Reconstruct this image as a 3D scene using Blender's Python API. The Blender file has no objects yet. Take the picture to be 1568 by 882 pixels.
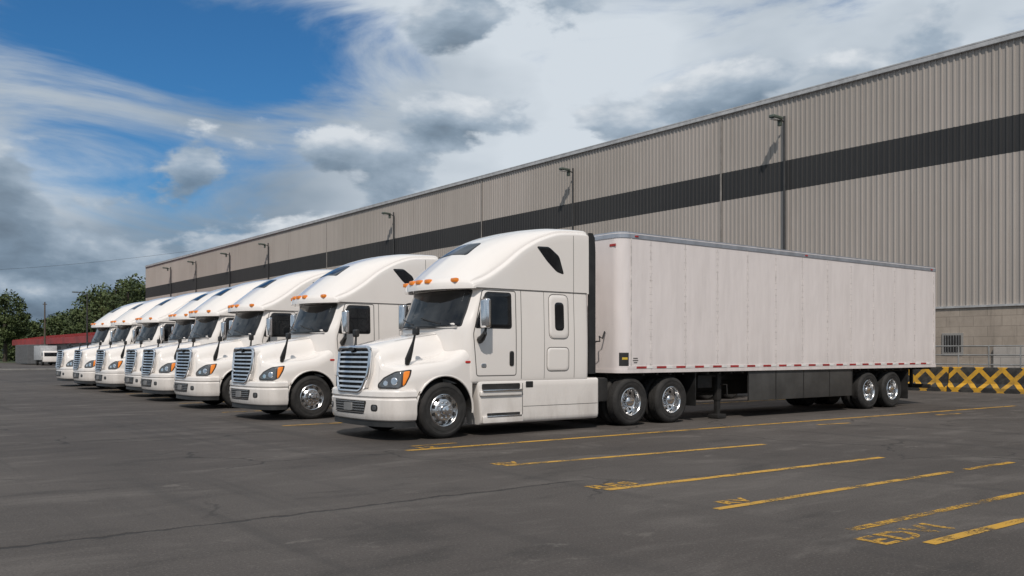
import bpy, bmesh, math, random
import numpy as np
from mathutils import Vector, Matrix
from mathutils.bvhtree import BVHTree
random.seed(7); np.random.seed(7)
sc = bpy.context.scene
COL = sc.collection

# ------------------------------------------------------------------ materials
def newmat(name):
    m = bpy.data.materials.new(name); m.use_nodes = True
    nt = m.node_tree
    return m, nt, nt.nodes["Principled BSDF"]
def N(nt, t, **kw):
    n = nt.nodes.new(t)
    for k, v in kw.items():
        setattr(n, k, v)
    return n
def c4(c): return (c[0], c[1], c[2], 1)
def M(nt, op, a, b=None, c=None, clamp=False):
    n = nt.nodes.new('ShaderNodeMath'); n.operation = op; n.use_clamp = clamp
    for i, v in enumerate((a, b, c)):
        if v is None: continue
        if isinstance(v, (int, float)): n.inputs[i].default_value = v
        else: nt.links.new(v, n.inputs[i])
    return n.outputs[0]
def MIX(nt, f, a, b):
    n = nt.nodes.new('ShaderNodeMix'); n.data_type = 'RGBA'
    for k, v in ((0, f), (6, a), (7, b)):
        if isinstance(v, (int, float)): n.inputs[k].default_value = v
        elif isinstance(v, tuple): n.inputs[k].default_value = c4(v)
        else: nt.links.new(v, n.inputs[k])
    return n.outputs[2]
def NOISE(nt, vec, scale, detail=4, rough=.55, dist=0.0):
    n = N(nt, 'ShaderNodeTexNoise'); n.inputs['Scale'].default_value = scale
    n.inputs['Detail'].default_value = detail; n.inputs['Roughness'].default_value = rough
    n.inputs['Distortion'].default_value = dist
    if vec is not None: nt.links.new(vec, n.inputs['Vector'])
    return n.outputs['Fac']
def RAMP(nt, fac, lo, hi):
    n = N(nt, 'ShaderNodeMapRange'); n.inputs[1].default_value = lo; n.inputs[2].default_value = hi
    n.interpolation_type = 'SMOOTHSTEP'
    nt.links.new(fac, n.inputs[0]); return n.outputs[0]
def OBJ(nt): return N(nt, 'ShaderNodeTexCoord').outputs['Object']
def MAPV(nt, vec, scale, loc=(0, 0, 0)):
    n = N(nt, 'ShaderNodeMapping'); n.inputs['Scale'].default_value = scale; n.inputs['Location'].default_value = loc
    nt.links.new(vec, n.inputs['Vector']); return n.outputs[0]
def BUMP(nt, h, strength, dist, bsdf):
    n = N(nt, 'ShaderNodeBump'); n.inputs['Strength'].default_value = strength; n.inputs['Distance'].default_value = dist
    nt.links.new(h, n.inputs['Height']); nt.links.new(n.outputs[0], bsdf.inputs['Normal'])

def simple(name, col, rough=.5, metal=0, var=.15, vs=3.0, coat=0, bump=0, bs=40):
    m, nt, b = newmat(name)
    o = OBJ(nt)
    f = NOISE(nt, o, vs, 3, .6)
    c = MIX(nt, RAMP(nt, f, .3, .7), tuple(x*(1-var) for x in col), tuple(min(1, x*(1+var)) for x in col))
    nt.links.new(c, b.inputs['Base Color'])
    b.inputs['Roughness'].default_value = rough; b.inputs['Metallic'].default_value = metal
    b.inputs['Coat Weight'].default_value = coat; b.inputs['Coat Roughness'].default_value = .06
    if bump: BUMP(nt, NOISE(nt, o, bs, 3), bump, .01, b)
    return m

def mk_paint():
    m, nt, b = newmat('white_paint'); o = OBJ(nt)
    sep = N(nt, 'ShaderNodeSeparateXYZ'); nt.links.new(o, sep.inputs[0]); z = sep.outputs[2]
    n1 = NOISE(nt, MAPV(nt, o, (1, 1, .25)), 3.0, 5, .65)
    low = M(nt, 'SUBTRACT', 1.0, RAMP(nt, z, .25, 1.2))
    dirt = M(nt, 'MULTIPLY', low, RAMP(nt, n1, .3, .75), clamp=True)
    dirt = M(nt, 'ADD', M(nt, 'MULTIPLY', dirt, .42), M(nt, 'MULTIPLY', RAMP(nt, n1, .5, .8), .05))
    c = MIX(nt, dirt, (.80, .76, .72), (.33, .29, .25))
    nt.links.new(c, b.inputs['Base Color'])
    r = M(nt, 'ADD', .22, M(nt, 'MULTIPLY', dirt, .5)); nt.links.new(r, b.inputs['Roughness'])
    b.inputs['Coat Weight'].default_value = .9; b.inputs['Coat Roughness'].default_value = .03
    return m
PAINT = mk_paint()
def mk_trailer():
    m, nt, b = newmat('trailer_panel'); o = OBJ(nt)
    sep = N(nt, 'ShaderNodeSeparateXYZ'); nt.links.new(o, sep.inputs[0]); x, z = sep.outputs[0], sep.outputs[2]
    u = M(nt, 'DIVIDE', M(nt, 'SUBTRACT', x, 6.45), 1.1)
    fr = M(nt, 'ABSOLUTE', M(nt, 'SUBTRACT', M(nt, 'FRACT', M(nt, 'ADD', u, .5)), .5))
    near = M(nt, 'SUBTRACT', 1.0, RAMP(nt, fr, .0, .026))
    n1 = NOISE(nt, MAPV(nt, o, (7, 1, 2.4)), 2.0, 4, .7)
    st = M(nt, 'MULTIPLY', near, RAMP(nt, n1, .53, .66), clamp=True)
    n2 = NOISE(nt, MAPV(nt, o, (3, 1, .35)), 2.0, 4, .6)
    base = MIX(nt, RAMP(nt, n2, .3, .8), (.76, .705, .69), (.68, .63, .615))
    n4 = NOISE(nt, MAPV(nt, o, (6, 1, 2.2)), 3.5, 3, .5)
    st = M(nt, 'ADD', M(nt, 'MULTIPLY', st, .75), M(nt, 'MULTIPLY', RAMP(nt, n4, .72, .78), .3), clamp=True)
    low = M(nt, 'MULTIPLY', M(nt, 'SUBTRACT', 1.0, RAMP(nt, z, 1.15, 1.8)), .16)
    st = M(nt, 'ADD', st, M(nt, 'MULTIPLY', low, n2), clamp=True)
    c = MIX(nt, st, base, (.20, .175, .16))
    nt.links.new(c, b.inputs['Base Color'])
    b.inputs['Roughness'].default_value = .32; b.inputs['Coat Weight'].default_value = .25; b.inputs['Coat Roughness'].default_value = .12
    BUMP(nt, NOISE(nt, MAPV(nt, o, (1.5, 1, .8)), 1.3, 2), .3, .06, b)
    return m
TRAIL = mk_trailer()
BLACK = simple('black_plastic', (.018, .018, .018), .45, var=.3, bump=.1)
DARK = simple('chassis_dark', (.02, .019, .018), .7, var=.4)
RUBBER = simple('tyre_rubber', (.022, .021, .02), .8, var=.35, vs=6, bump=.2, bs=60)
CHROME = simple('chrome', (.82, .82, .83), .12, 1, var=.05)
ALU = simple('aluminium', (.74, .74, .74), .24, 1, var=.10, vs=12)
ALUP = simple('brushed_rail', (.42, .45, .50), .4, .6, var=.15)
AMBER = simple('amber_lens', (.85, .24, .015), .2, 0, var=.1, coat=.6)
RED = simple('red_lens', (.5, .02, .015), .3, 0, var=.1, coat=.3)
REDT = simple('red_tape', (.36, .03, .03), .5, 0, var=.2)
WHT = simple('white_tape', (.75, .75, .73), .5, 0, var=.1)
LENS = simple('headlight_lens', (.10, .105, .11), .08, .3, var=.3, coat=1)
SKIRT = simple('skirt_grey', (.055, .054, .052), .5, 0, var=.2, vs=2)
SEAM = simple('seam_dark', (.10, .095, .09), .7, 0, var=.2)
RIVET = simple('rivet_grey', (.36, .34, .32), .5, .2, var=.3)
LABEL = simple('label_black', (.02, .02, .02), .5)
LABY = simple('label_yellow', (.55, .38, .04), .5)
GREY = simple('grey_box', (.2, .2, .2), .5)
def mk_glass():
    m, nt, b = newmat('tinted_glass'); o = OBJ(nt)
    n = NOISE(nt, o, 1.2, 3)
    c = MIX(nt, RAMP(nt, n, .4, .65), (.006, .007, .009), (.02, .022, .024))
    nt.links.new(c, b.inputs['Base Color'])
    b.inputs['Roughness'].default_value = .03; b.inputs['IOR'].default_value = 1.5
    return m
GLASS = mk_glass()

# ------------------------------------------------------------------ mesh helpers
def mesh_from(name, V, F, mat, sharp=35):
    me = bpy.data.meshes.new(name)
    me.from_pydata([tuple(map(float, v)) for v in V], [], F)
    me.materials.append(mat)
    if sharp is not None:
        me.polygons.foreach_set('use_smooth', [True]*len(me.polygons))
        me.update()
        me.set_sharp_from_angle(angle=math.radians(sharp))
    me.update()
    return me
def recalc(me):
    bm = bmesh.new(); bm.from_mesh(me)
    bmesh.ops.remove_doubles(bm, verts=bm.verts, dist=1e-5)
    bmesh.ops.recalc_face_normals(bm, faces=bm.faces)
    bm.to_mesh(me); bm.free(); return me
class G:
    def __init__(s): s.V = []; s.F = []
    def add(s, V, F):
        o = len(s.V); s.V += [tuple(v) for v in V]; s.F += [tuple(i+o for i in f) for f in F]; return s
    def mirror(s):
        o = len(s.V); V = [(v[0], -v[1], v[2]) for v in s.V]; F = [tuple(i+o for i in reversed(f)) for f in s.F]
        s.V += V; s.F += F; return s
    def mesh(s, name, mat, sharp=35): return recalc(mesh_from(name, s.V, s.F, mat, sharp))
def box(c, size, bev=0.0, rot=None, seg=2):
    bm = bmesh.new(); bmesh.ops.create_cube(bm, size=1)
    bmesh.ops.scale(bm, vec=size, verts=bm.verts)
    if bev > 0: bmesh.ops.bevel(bm, geom=list(bm.edges), offset=bev, segments=seg, affect='EDGES', profile=.6)
    if rot is not None: bmesh.ops.transform(bm, matrix=rot, verts=bm.verts)
    bm.verts.ensure_lookup_table()
    V = [(v.co.x+c[0], v.co.y+c[1], v.co.z+c[2]) for v in bm.verts]
    F = [tuple(v.index for v in f.verts) for f in bm.faces]; bm.free()
    return V, F
def tube(pts, r, seg=10):
    pts = [Vector(p) for p in pts]; n = len(pts)
    rr = r if isinstance(r, (list, tuple)) else [r]*n
    V = []; F = []
    for i, p in enumerate(pts):
        t = (pts[min(i+1, n-1)]-pts[max(i-1, 0)]).normalized()
        a = Vector((0, 0, 1)) if abs(t.z) < .9 else Vector((1, 0, 0))
        u = t.cross(a).normalized(); w = t.cross(u)
        for k in range(seg):
            q = 2*math.pi*k/seg
            V.append(p+(u*math.cos(q)+w*math.sin(q))*rr[i])
    for i in range(n-1):
        for k in range(seg):
            F.append((i*seg+k, i*seg+(k+1) % seg, (i+1)*seg+(k+1) % seg, (i+1)*seg+k))
    F.append(tuple(range(seg))); F.append(tuple((n-1)*seg+k for k in range(seg)))
    return V, F
def cylx(c, r, h, axis='y', seg=32):
    d = {'x': (h/2, 0, 0), 'y': (0, h/2, 0), 'z': (0, 0, h/2)}[axis]
    return tube([(c[0]-d[0], c[1]-d[1], c[2]-d[2]), (c[0]+d[0], c[1]+d[1], c[2]+d[2])], r, seg)
def lathe_y(prof, c, sgn=1, seg=48):
    V = []; F = []; n = len(prof)
    for k in range(seg):
        a = 2*math.pi*k/seg
        for r, y in prof: V.append((c[0]+r*math.cos(a), c[1]+sgn*y, c[2]+r*math.sin(a)))
    for k in range(seg):
        for i in range(n-1):
            a = k*n+i; b = ((k+1) % seg)*n+i
            F.append((a, a+1, b+1, b))
    return V, F
def pchip(A, k):
    A = np.asarray(A, float); n = len(A)
    h = np.array([np.mean(np.linalg.norm(A[i+1]-A[i], axis=-1))+1e-6 for i in range(n-1)])
    sh = (n-1,)+(1,)*(A.ndim-1); H = h.reshape(sh)
    D = (A[1:]-A[:-1])/H
    m = np.zeros_like(A); m[0] = D[0]; m[-1] = D[-1]
    for i in range(1, n-1):
        d0, d1 = D[i-1], D[i]; w1 = 2*h[i]+h[i-1]; w2 = h[i]+2*h[i-1]
        ok = d0*d1 > 1e-12
        with np.errstate(divide='ignore', invalid='ignore'):
            v = (w1+w2)/(w1/d0+w2/d1)
        m[i] = np.where(ok, v, 0)
    out = []
    for i in range(n-1):
        for j in range(k):
            t = j/k; h00 = 2*t**3-3*t**2+1; h10 = t**3-2*t**2+t; h01 = -2*t**3+3*t**2; h11 = t**3-t**2
            out.append(h00*A[i]+h10*h[i]*m[i]+h01*A[i+1]+h11*h[i]*m[i+1])
    out.append(A[-1]); return np.array(out)
def sym(half):
    h = np.asarray(half); mir = h[::-1].copy(); mir[:, 1] *= -1
    return np.vstack([mir[:-1], h])
def grid_faces(nu, nv, o=0, wrap=False):
    F = []
    for i in range(nu-1):
        for j in range(nv if wrap else nv-1):
            j2 = (j+1) % nv
            F.append((o+i*nv+j, o+i*nv+j2, o+(i+1)*nv+j2, o+(i+1)*nv+j))
    return F
def dense(rings, ku, kv):
    A = pchip(np.array(rings, float), ku)
    return np.array([pchip(r, kv) for r in A])
def bvh_of(*meshes):
    V = []; F = []
    for me in meshes:
        o = len(V); V += [v.co.copy() for v in me.vertices]; F += [tuple(i+o for i in p.vertices) for p in me.polygons]
    return BVHTree.FromPolygons(V, F)
def roundpoly(P, r, seg=5):
    out = []; n = len(P)
    for i in range(n):
        p0, p, p1 = Vector(P[i-1]), Vector(P[i]), Vector(P[(i+1) % n])
        rr = min(r, (p0-p).length*.45, (p1-p).length*.45)
        a = p+(p0-p).normalized()*rr; b = p+(p1-p).normalized()*rr
        for k in range(seg+1):
            t = k/seg; out.append(tuple((1-t)**2*a+2*t*(1-t)*p+t*t*b))
    return out
def resample(P, step, closed=True):
    out = []; n = len(P)
    for i in range(n if closed else n-1):
        a, b = Vector(P[i]), Vector(P[(i+1) % n]); k = max(1, int(math.ceil((b-a).length/step)))
        for j in range(k): out.append(a+(b-a)*j/k)
    if not closed: out.append(Vector(P[-1]))
    return out
SIDE = (Vector((0, -4, 0)), Vector((1, 0, 0)), Vector((0, 0, 1)), Vector((0, 1, 0)))
FRONT = (Vector((-3, 0, 0)), Vector((0, 1, 0)), Vector((0, 0, 1)), Vector((1, 0, 0)))
TOPF = (Vector((0, 0, 6)), Vector((1, 0, 0)), Vector((0, 1, 0)), Vector((0, 0, -1)))
def proj(bvh, fr, a, b, off, mem):
    O, U, V, D = fr
    P = O+U*a+V*b
    hit = bvh.ray_cast(P, D)
    if hit[0] is None: d = mem[0]
    else: d = hit[3]; mem[0] = d
    return P+D*(d-off)
def patch(bvh, P, fr, h, bev=.008, step=.05, rad=None):
    if rad: P = roundpoly(P, rad)
    Q = resample(P, step); n = len(Q)
    c = Vector((0, 0))
    for q in Q: c += q
    c /= n; R = sum((q-c).length for q in Q)/n
    levels = [(1, -.004), (1, h*.5), (1-bev/R, h), (.8, h), (.6, h), (.4, h), (.2, h)]
    mem = [3.0]; proj(bvh, fr, c.x, c.y, 0, mem)
    V = []; F = []
    for s, o in levels:
        for q in Q:
            p = c+(q-c)*s; V.append(proj(bvh, fr, p.x, p.y, o, mem))
    for i in range(len(levels)-1):
        for j in range(n): F.append((i*n+j, i*n+(j+1) % n, (i+1)*n+(j+1) % n, (i+1)*n+j))
    V.append(proj(bvh, fr, c.x, c.y, h, mem)); o = (len(levels)-1)*n
    for j in range(n): F.append((o+j, o+(j+1) % n, len(V)-1))
    return V, F
def seam(bvh, P, fr, w=.012, h=.002, closed=False, step=.06, rad=None):
    if rad: P = roundpoly(P, rad, 4)
    Q = resample(P, step, closed); n = len(Q); V = []; F = []; mem = [3.0]
    proj(bvh, fr, Q[0].x, Q[0].y, 0, mem)
    for i, q in enumerate(Q):
        a = Q[i-1] if (closed or i > 0) else q; b = Q[(i+1) % n] if (closed or i < n-1) else q
        t = (b-a).normalized(); nn = Vector((-t.y, t.x))*w/2
        for s in (-1, 1):
            p = q+nn*s; V.append(proj(bvh, fr, p.x, p.y, h, mem))
    for i in range(n if closed else n-1):
        j = (i+1) % n; F.append((2*i, 2*i+1, 2*j+1, 2*j))
    return V, F

def boolean_diff(me, cutters):
    ob = bpy.data.objects.new('tmp', me); COL.objects.link(ob); cs = []
    for c in cutters:
        co = bpy.data.objects.new('cut', c); COL.objects.link(co); cs.append(co)
        md = ob.modifiers.new('b', 'BOOLEAN'); md.object = co; md.operation = 'DIFFERENCE'; md.solver = 'EXACT'
    bpy.context.view_layer.update()
    dg = bpy.context.evaluated_depsgraph_get()
    r = bpy.data.meshes.new_from_object(ob.evaluated_get(dg), depsgraph=dg)
    for o in cs+[ob]: bpy.data.objects.remove(o)
    return r

# ------------------------------------------------------------------ TRACTOR parts (local metres, x rearwards, near side = -y)
TR = []
def part(name, g, mat, sharp=35):
    me = g.mesh(name, mat, sharp) if isinstance(g, G) else g
    TR.append((name, me)); return me

def hood():
    st = [(.07, 1.58, 1.19, 1.09), (.13, 1.66, 1.27, 1.13), (.4, 1.745, 1.33, 1.17), (.8, 1.83, 1.385, 1.205),
          (1.2, 1.90, 1.43, 1.22), (1.5, 1.96, 1.53, 1.215), (1.82, 2.03, 1.74, 1.20)]
    rings = []
    for x, zc, zf, w in st:
        sw = .40*max(0, 1-x/1.3)**1.2
        hp = [(0, zc), (.3, zc-.01), (.5, zc-.045), (.6, zc-.12), (.66, zc*.5+zf*.5+.02), (.75, zf+.05), (.93, zf+.01), (w-.09, zf-.035), (w-.03, zf-.11), (w, zf-.25), (w, .9), (w, .46)]
        rings.append([(x+sw*(y/1.2)**2.6, -y, z) for y, z in hp])
    B = dense(rings, 6, 4)
    full = np.array([sym(r) for r in B]); nu, nv = full.shape[:2]
    g = G(); V = full.reshape(-1, 3).tolist(); F = grid_faces(nu, nv)
    bot = full.copy(); bot[:, :, 2] = .45; bot[0, :, 0] -= .05
    V2 = bot.reshape(-1, 3).tolist(); o = len(V)
    F += [tuple(reversed(f)) for f in grid_faces(nu, nv, o)]
    for j in range(nv-1):
        F.append((j+1, j, o+j, o+j+1)); a = (nu-1)*nv
        F.append((a+j, a+j+1, o+a+j+1, o+a+j))
    for i in range(nu-1):
        F.append((i*nv, (i+1)*nv, o+(i+1)*nv, o+i*nv)); b = nv-1
        F.append(((i+1)*nv+b, i*nv+b, o+i*nv+b, o+(i+1)*nv+b))
    g.add(V+V2, F)
    return g
hm = hood().mesh('hood', PAINT, 40)
cuts = []
for s in (-1, 1):
    gg = G(); gg.add(*cylx((1.22, s*1.12, .53), .62, .85, 'y', 56)); cuts.append(gg.mesh('c', DARK, None))
hm2 = boolean_diff(hm, cuts)
hm2.name = 'hood_and_fenders'
hm2.materials.clear(); hm2.materials.append(PAINT)
hm2.polygons.foreach_set('use_smooth', [True]*len(hm2.polygons)); hm2.set_sharp_from_angle(angle=math.radians(38))
TR.append(('hood_and_fenders', hm2))
BH = bvh_of(hm)
g = G()
a = []
for k in range(25):
    q = math.radians(-8+k*196/24); a.append((1.22+.61*math.cos(q), -1.205, .53+.61*math.sin(q)))
g.add(*tube(a, .02, 8)); g.mirror(); part('arch_lip', g, PAINT)
g = G()
V = []; F = []
for k in range(25):
    q = math.radians(k*180/24)
    for y in (-1.17, -.72): V.append((1.22+.60*math.cos(q), y, .53+.60*math.sin(q)))
for k in range(24): F.append((2*k, 2*k+1, 2*k+3, 2*k+2))
g.add(V, F); g.add(*box((1.22, -.705, .85), (1.2, .01, .7))); g.mirror(); part('arch_liner', g, DARK)

def cab():
    lv = [(.98, 1.42, 1.19), (1.02, 1.42, 1.22), (1.3, 1.42, 1.232), (1.7, 1.42, 1.235), (2.0, 1.43, 1.23), (2.35, 1.57, 1.218), (2.7, 1.71, 1.205), (2.78, 1.74, 1.20)]
    rings = []
    for z, xf, w in lv:
        h = [(xf, 0), (xf+.02, -.35), (xf+.06, -.65), (xf+.13, -.88), (xf+.21, -1.02), (xf+.29, -w+.07), (xf+.38, -w+.012), (xf+.5, -w), (3.0, -w), (4.2, -w), (4.62, -w), (4.69, -w+.03), (4.70, -w+.12), (4.7, 0)]
        rings.append([(x, y, z) for x, y in h])
    B = dense(rings, 5, 4)
    V = []; nv = 0
    for r in B:
        f = sym(r); f = f[:-1]; nv = len(f); V += f.tolist()
    nu = len(B); F = grid_faces(nu, nv, 0, True)
    F.append(tuple(range(nv))); F.append(tuple((nu-1)*nv+k for k in range(nv)))
    g = G(); g.add(V, F); return g
cm = part('cab_shell', cab(), PAINT, 40)
def fairing():
    st = [(1.38, 2.80, 2.83, .46), (1.395, 2.86, 2.84, .46), (1.44, 2.915, 2.86, .455), (1.56, 3.0, 2.89, .43), (1.8, 3.19, 2.97, .38), (2.3, 3.55, 3.2, .26), (2.95, 3.87, 3.57, .12), (3.5, 4.02, 3.8, .04), (4.0, 4.08, 3.93, 0), (4.66, 4.095, 3.97, 0), (4.72, 4.08, 3.95, 0)]
    rings = []
    for x, zt, zs, bow in st:
        zs = min(zs, zt+.0)
        lp = lambda t: zs+.05*min(1, (zt-zs)/.1)+(zt-zs-.05*min(1, (zt-zs)/.1))*t
        hp = [(0, zt), (.4, lp(.97)), (.7, lp(.86)), (.93, lp(.6)), (1.06, lp(.28)), (1.12, lp(0.0)), (1.132, zs+.005), (1.190, zs-.014), (1.206, zs-.05), (1.21, max(2.75, (zs+2.74)/2)), (1.21, 2.742)]
        rings.append([(x+bow*(y/1.2)**2, -y, max(z, 2.742)) for y, z in hp])
    B = dense(rings, 5, 4); full = np.array([sym(r) for r in B]); nu, nv = full.shape[:2]
    V = full.reshape(-1, 3).tolist(); F = grid_faces(nu, nv); o = len(V)
    bot = full.copy(); bot[:, :, 2] = 2.74
    V += bot.reshape(-1, 3).tolist(); F += [tuple(reversed(f)) for f in grid_faces(nu, nv, o)]
    for j in range(nv-1):
        F.append((j+1, j, o+j, o+j+1)); a = (nu-1)*nv; F.append((a+j, a+j+1, o+a+j+1, o+a+j))
    g = G(); g.add(V, F); return g
fm = part('roof_fairing', fairing(), PAINT, 38)
BC = bvh_of(cm, fm); BF = bvh_of(fm); BCAB = bvh_of(cm)

g = G(); g.add(*patch(BCAB, [(-1.08, 2.03), (1.08, 2.03), (1.05, 2.735), (-1.05, 2.735)], FRONT, .004, step=.04, rad=.06)); part('windshield_gasket', g, BLACK)
g = G(); g.add(*patch(BCAB, [(-1.05, 2.05), (1.05, 2.05), (1.02, 2.725), (-1.02, 2.725)], FRONT, .009, step=.04, rad=.06)); part('windshield', g, GLASS, 60)
g = G(); g.add(*patch(BC, [(1.85, 2.00), (2.72, 2.00), (2.72, 2.69), (2.12, 2.69)], SIDE, .004, rad=.07)); g.mirror(); part('door_window_gasket', g, BLACK)
g = G(); g.add(*patch(BC, [(1.89, 2.03), (2.69, 2.03), (2.69, 2.66), (2.14, 2.66)], SIDE, .009, rad=.06)); g.mirror(); part('door_window', g, GLASS, 60)
g = G(); g.add(*patch(BC, [(3.66, 1.84), (4.13, 1.84), (4.13, 2.68), (3.66, 2.68)], SIDE, .018, bev=.03, rad=.12)); g.mirror(); part('sleeper_window_frame', g, PAINT, 60)
g = G(); g.add(*seam(BC, [(3.64, 1.82), (4.15, 1.82), (4.15, 2.70), (3.64, 2.70)], SIDE, .014, .002, True, rad=.13)); g.mirror(); part('sleeper_frame_seam', g, SEAM)
g = G(); g.add(*patch(BC, [(3.78, 1.98), (4.02, 1.98), (4.02, 2.55), (3.78, 2.55)], SIDE, .024, rad=.09)); g.mirror(); part('sleeper_window', g, GLASS, 60)
g = G(); g.add(*patch(BC, [(3.6, 1.2), (4.14, 1.2), (4.14, 1.64), (3.6, 1.64)], SIDE, .012, bev=.015, rad=.09)); g.mirror(); part('luggage_door', g, PAINT, 60)
g = G(); g.add(*seam(BC, [(3.585, 1.185), (4.155, 1.185), (4.155, 1.655), (3.585, 1.655)], SIDE, .014, .002, True, rad=.1)); g.mirror(); part('luggage_door_seam', g, SEAM)
g = G(); g.add(*patch(BC, [(3.34, 3.62), (3.66, 3.63), (3.92, 3.46), (4.05, 3.10), (3.85, 3.15), (3.60, 3.35)], SIDE, .006, rad=.06)); g.mirror(); part('roof_side_window', g, GLASS, 60)
g = G(); g.add(*patch(BF, [(2.18, -.50), (2.62, -.40), (2.62, .40), (2.18, .50)], TOPF, .008, rad=.08)); part('skylight', g, GLASS, 60)
g = G()
g.add(*seam(BC, [(1.90, 1.12), (1.83, 1.9), (2.06, 2.72), (2.82, 2.72), (2.82, 1.12)], SIDE, .018, .002, True, rad=.05))
g.add(*seam(BC, [(2.95, 1.0), (2.95, 2.74)], SIDE, .014))
g.add(*seam(BC, [(3.52, 1.0), (3.52, 2.74)], SIDE, .010))
g.add(*seam(BC, [(4.3, 1.0), (4.3, 3.9)], SIDE, .012))
g.add(*seam(BC, [(1.9, 2.752), (4.66, 2.752)], SIDE, .018))
g.mirror(); part('panel_seams', g, SEAM)
g = G(); g.add(*patch(BC, [(2.66, 1.30), (2.76, 1.30), (2.76, 1.58), (2.66, 1.58)], SIDE, .02, bev=.012, rad=.04)); g.mirror(); part('door_handle', g, BLACK)
g = G(); g.add(*patch(BC, [(2.0, 1.27), (2.12, 1.27), (2.12, 1.35), (2.0, 1.35)], SIDE, .008, rad=.038)); g.mirror(); part('door_badge', g, ALU)
g = G(); g.add(*patch(BH, [(1.66, 1.36), (1.80, 1.36), (1.80, 1.40), (1.66, 1.40)], SIDE, .01, rad=.018)); g.mirror(); part('side_marker', g, RED)
g = G(); g.add(*seam(BH, [(1.80, 1.2), (1.80, 1.7)], SIDE, .012)); g.mirror(); part('cowl_seam', g, SEAM)
g = G()
V = []; F = []
for k in range(21):
    y = -1.0+2*k/20; xx = 1.48+.22*abs(y)**2.2
    V += [(xx-.10, y, 2.005), (xx+.02, y, 2.075-.02*abs(y))]
for k in range(20): F.append((2*k, 2*k+1, 2*k+3, 2*k+2))
g.add(V, F); part('cowl', g, BLACK)
g = G()
for y0 in (-.62, .28):
    pts = []
    for k in range(7):
        y = y0+.62*k/6; pts.append((1.435+.18*abs(y)**2.2+.005*k, y, 2.09+.02*k))
    g.add(*tube(pts, .012, 6))
part('wipers', g, BLACK)
g = G()
for y in (-.86, -.28, 0, .28, .86):
    x = 1.425+.455*(y/1.2)**2; g.add(*box((x, y, 2.90), (.10, .16, .085), .03))
part('marker_lights', g, AMBER)
half = [(-.05, 0), (-.035, -.4), (.01, -.72), (.09, -.96), (.21, -1.12), (.36, -1.205), (.60, -1.23)]
H = pchip(np.array([(x, y, 0) for x, y in half]), 5); P = sym(H)[:, :2]
def path_loft(P, sec):
    V = []; n = len(P); m = len(sec)
    for i in range(n):
        t = P[min(i+1, n-1)]-P[max(i-1, 0)]; t = t/np.linalg.norm(t); nn = np.array([t[1], -t[0]])
        if np.dot(nn, P[i]-np.array([1.2, 0])) < 0: nn = -nn
        for o, z in sec: q = P[i]+nn*o; V.append((q[0], q[1], z))
    F = []
    for i in range(n-1):
        for j in range(m): F.append((i*m+j, i*m+(j+1) % m, (i+1)*m+(j+1) % m, (i+1)*m+j))
    F.append(tuple(range(m))); F.append(tuple((n-1)*m+k for k in range(m)))
    return V, F
g = G(); g.add(*path_loft(P, [(-.12, .905), (-.03, .90), (.005, .885), (.02, .86), (.028, .78), (.012, .755), (.012, .74), (.028, .715), (.03, .5), (.02, .42), (0, .37), (-.04, .345), (-.15, .34)])); bm_ = part('bumper', g, PAINT, 25)
g = G(); g.add(*path_loft(P, [(-.03, .342), (-.025, .25), (-.05, .25), (-.06, .342)])); part('air_dam', g, BLACK)
BB = bvh_of(bm_)
g = G(); g.add(*patch(BB, [(-.52, .46), (.52, .46), (.60, .70), (-.60, .70)], FRONT, .006, rad=.05)); part('bumper_intake', g, DARK)
g = G()
for k in range(5): g.add(*seam(BB, [(-.55, .49+.046*k), (.55, .49+.046*k)], FRONT, .016, .014))
part('intake_bars', g, ALU)
g = G(); g.add(*patch(BB, [(-.15, .51), (.15, .51), (.15, .65), (-.15, .65)], FRONT, .03, rad=.015)); part('licence_plate', g, GREY)
g = G(); g.add(*patch(BB, [(-.88, .52), (-.72, .52), (-.72, .64), (-.88, .64)], FRONT, .006, rad=.05)); g.mirror(); part('fog_light_recess', g, BLACK)
g = G(); g.add(*patch(BB, [(-.85, .54), (-.76, .54), (-.76, .62), (-.85, .62)], FRONT, .012, rad=.04)); g.mirror(); part('fog_lights', g, LENS)
# headlights
D = Vector((.74, .67, 0)).normalized(); U = Vector((D.y, -D.x, 0))
HF = (Vector((.34, -1.0, 0))-D*3, U, Vector((0, 0, 1)), D)
g = G(); g.add(*patch(BH, [(-.36, .915), (-.37, .99), (-.25, 1.11), (-.02, 1.22), (.25, 1.255), (.24, 1.14), (.17, .98), (.05, .915)], HF, .012, rad=.035, step=.03)); g.mirror(); part('headlight_housing', g, BLACK)
g = G(); g.add(*patch(BH, [(-.335, .935), (-.345, .985), (-.235, 1.09), (-.02, 1.195), (.11, 1.215), (.10, .942), (.05, .932)], HF, .022, rad=.03, step=.03)); g.mirror(); part('headlight_lens', g, LENS, 60)
g = G()
for (a, b, r) in ((-.2, 1.01, .055), (-.03, 1.045, .075)):
    g.add(*patch(BH, [(a+r*math.cos(q*math.pi/8), b+r*math.sin(q*math.pi/8)) for q in range(16)], HF, .034, bev=.015, step=.1))
g.mirror(); part('headlight_reflectors', g, CHROME, 60)
g = G(); g.add(*patch(BH, [(.125, .955), (.13, 1.218), (.228, 1.232), (.222, 1.14), (.16, .99)], HF, .026, rad=.03, step=.03)); g.mirror(); part('turn_signal', g, AMBER, 60)
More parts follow.
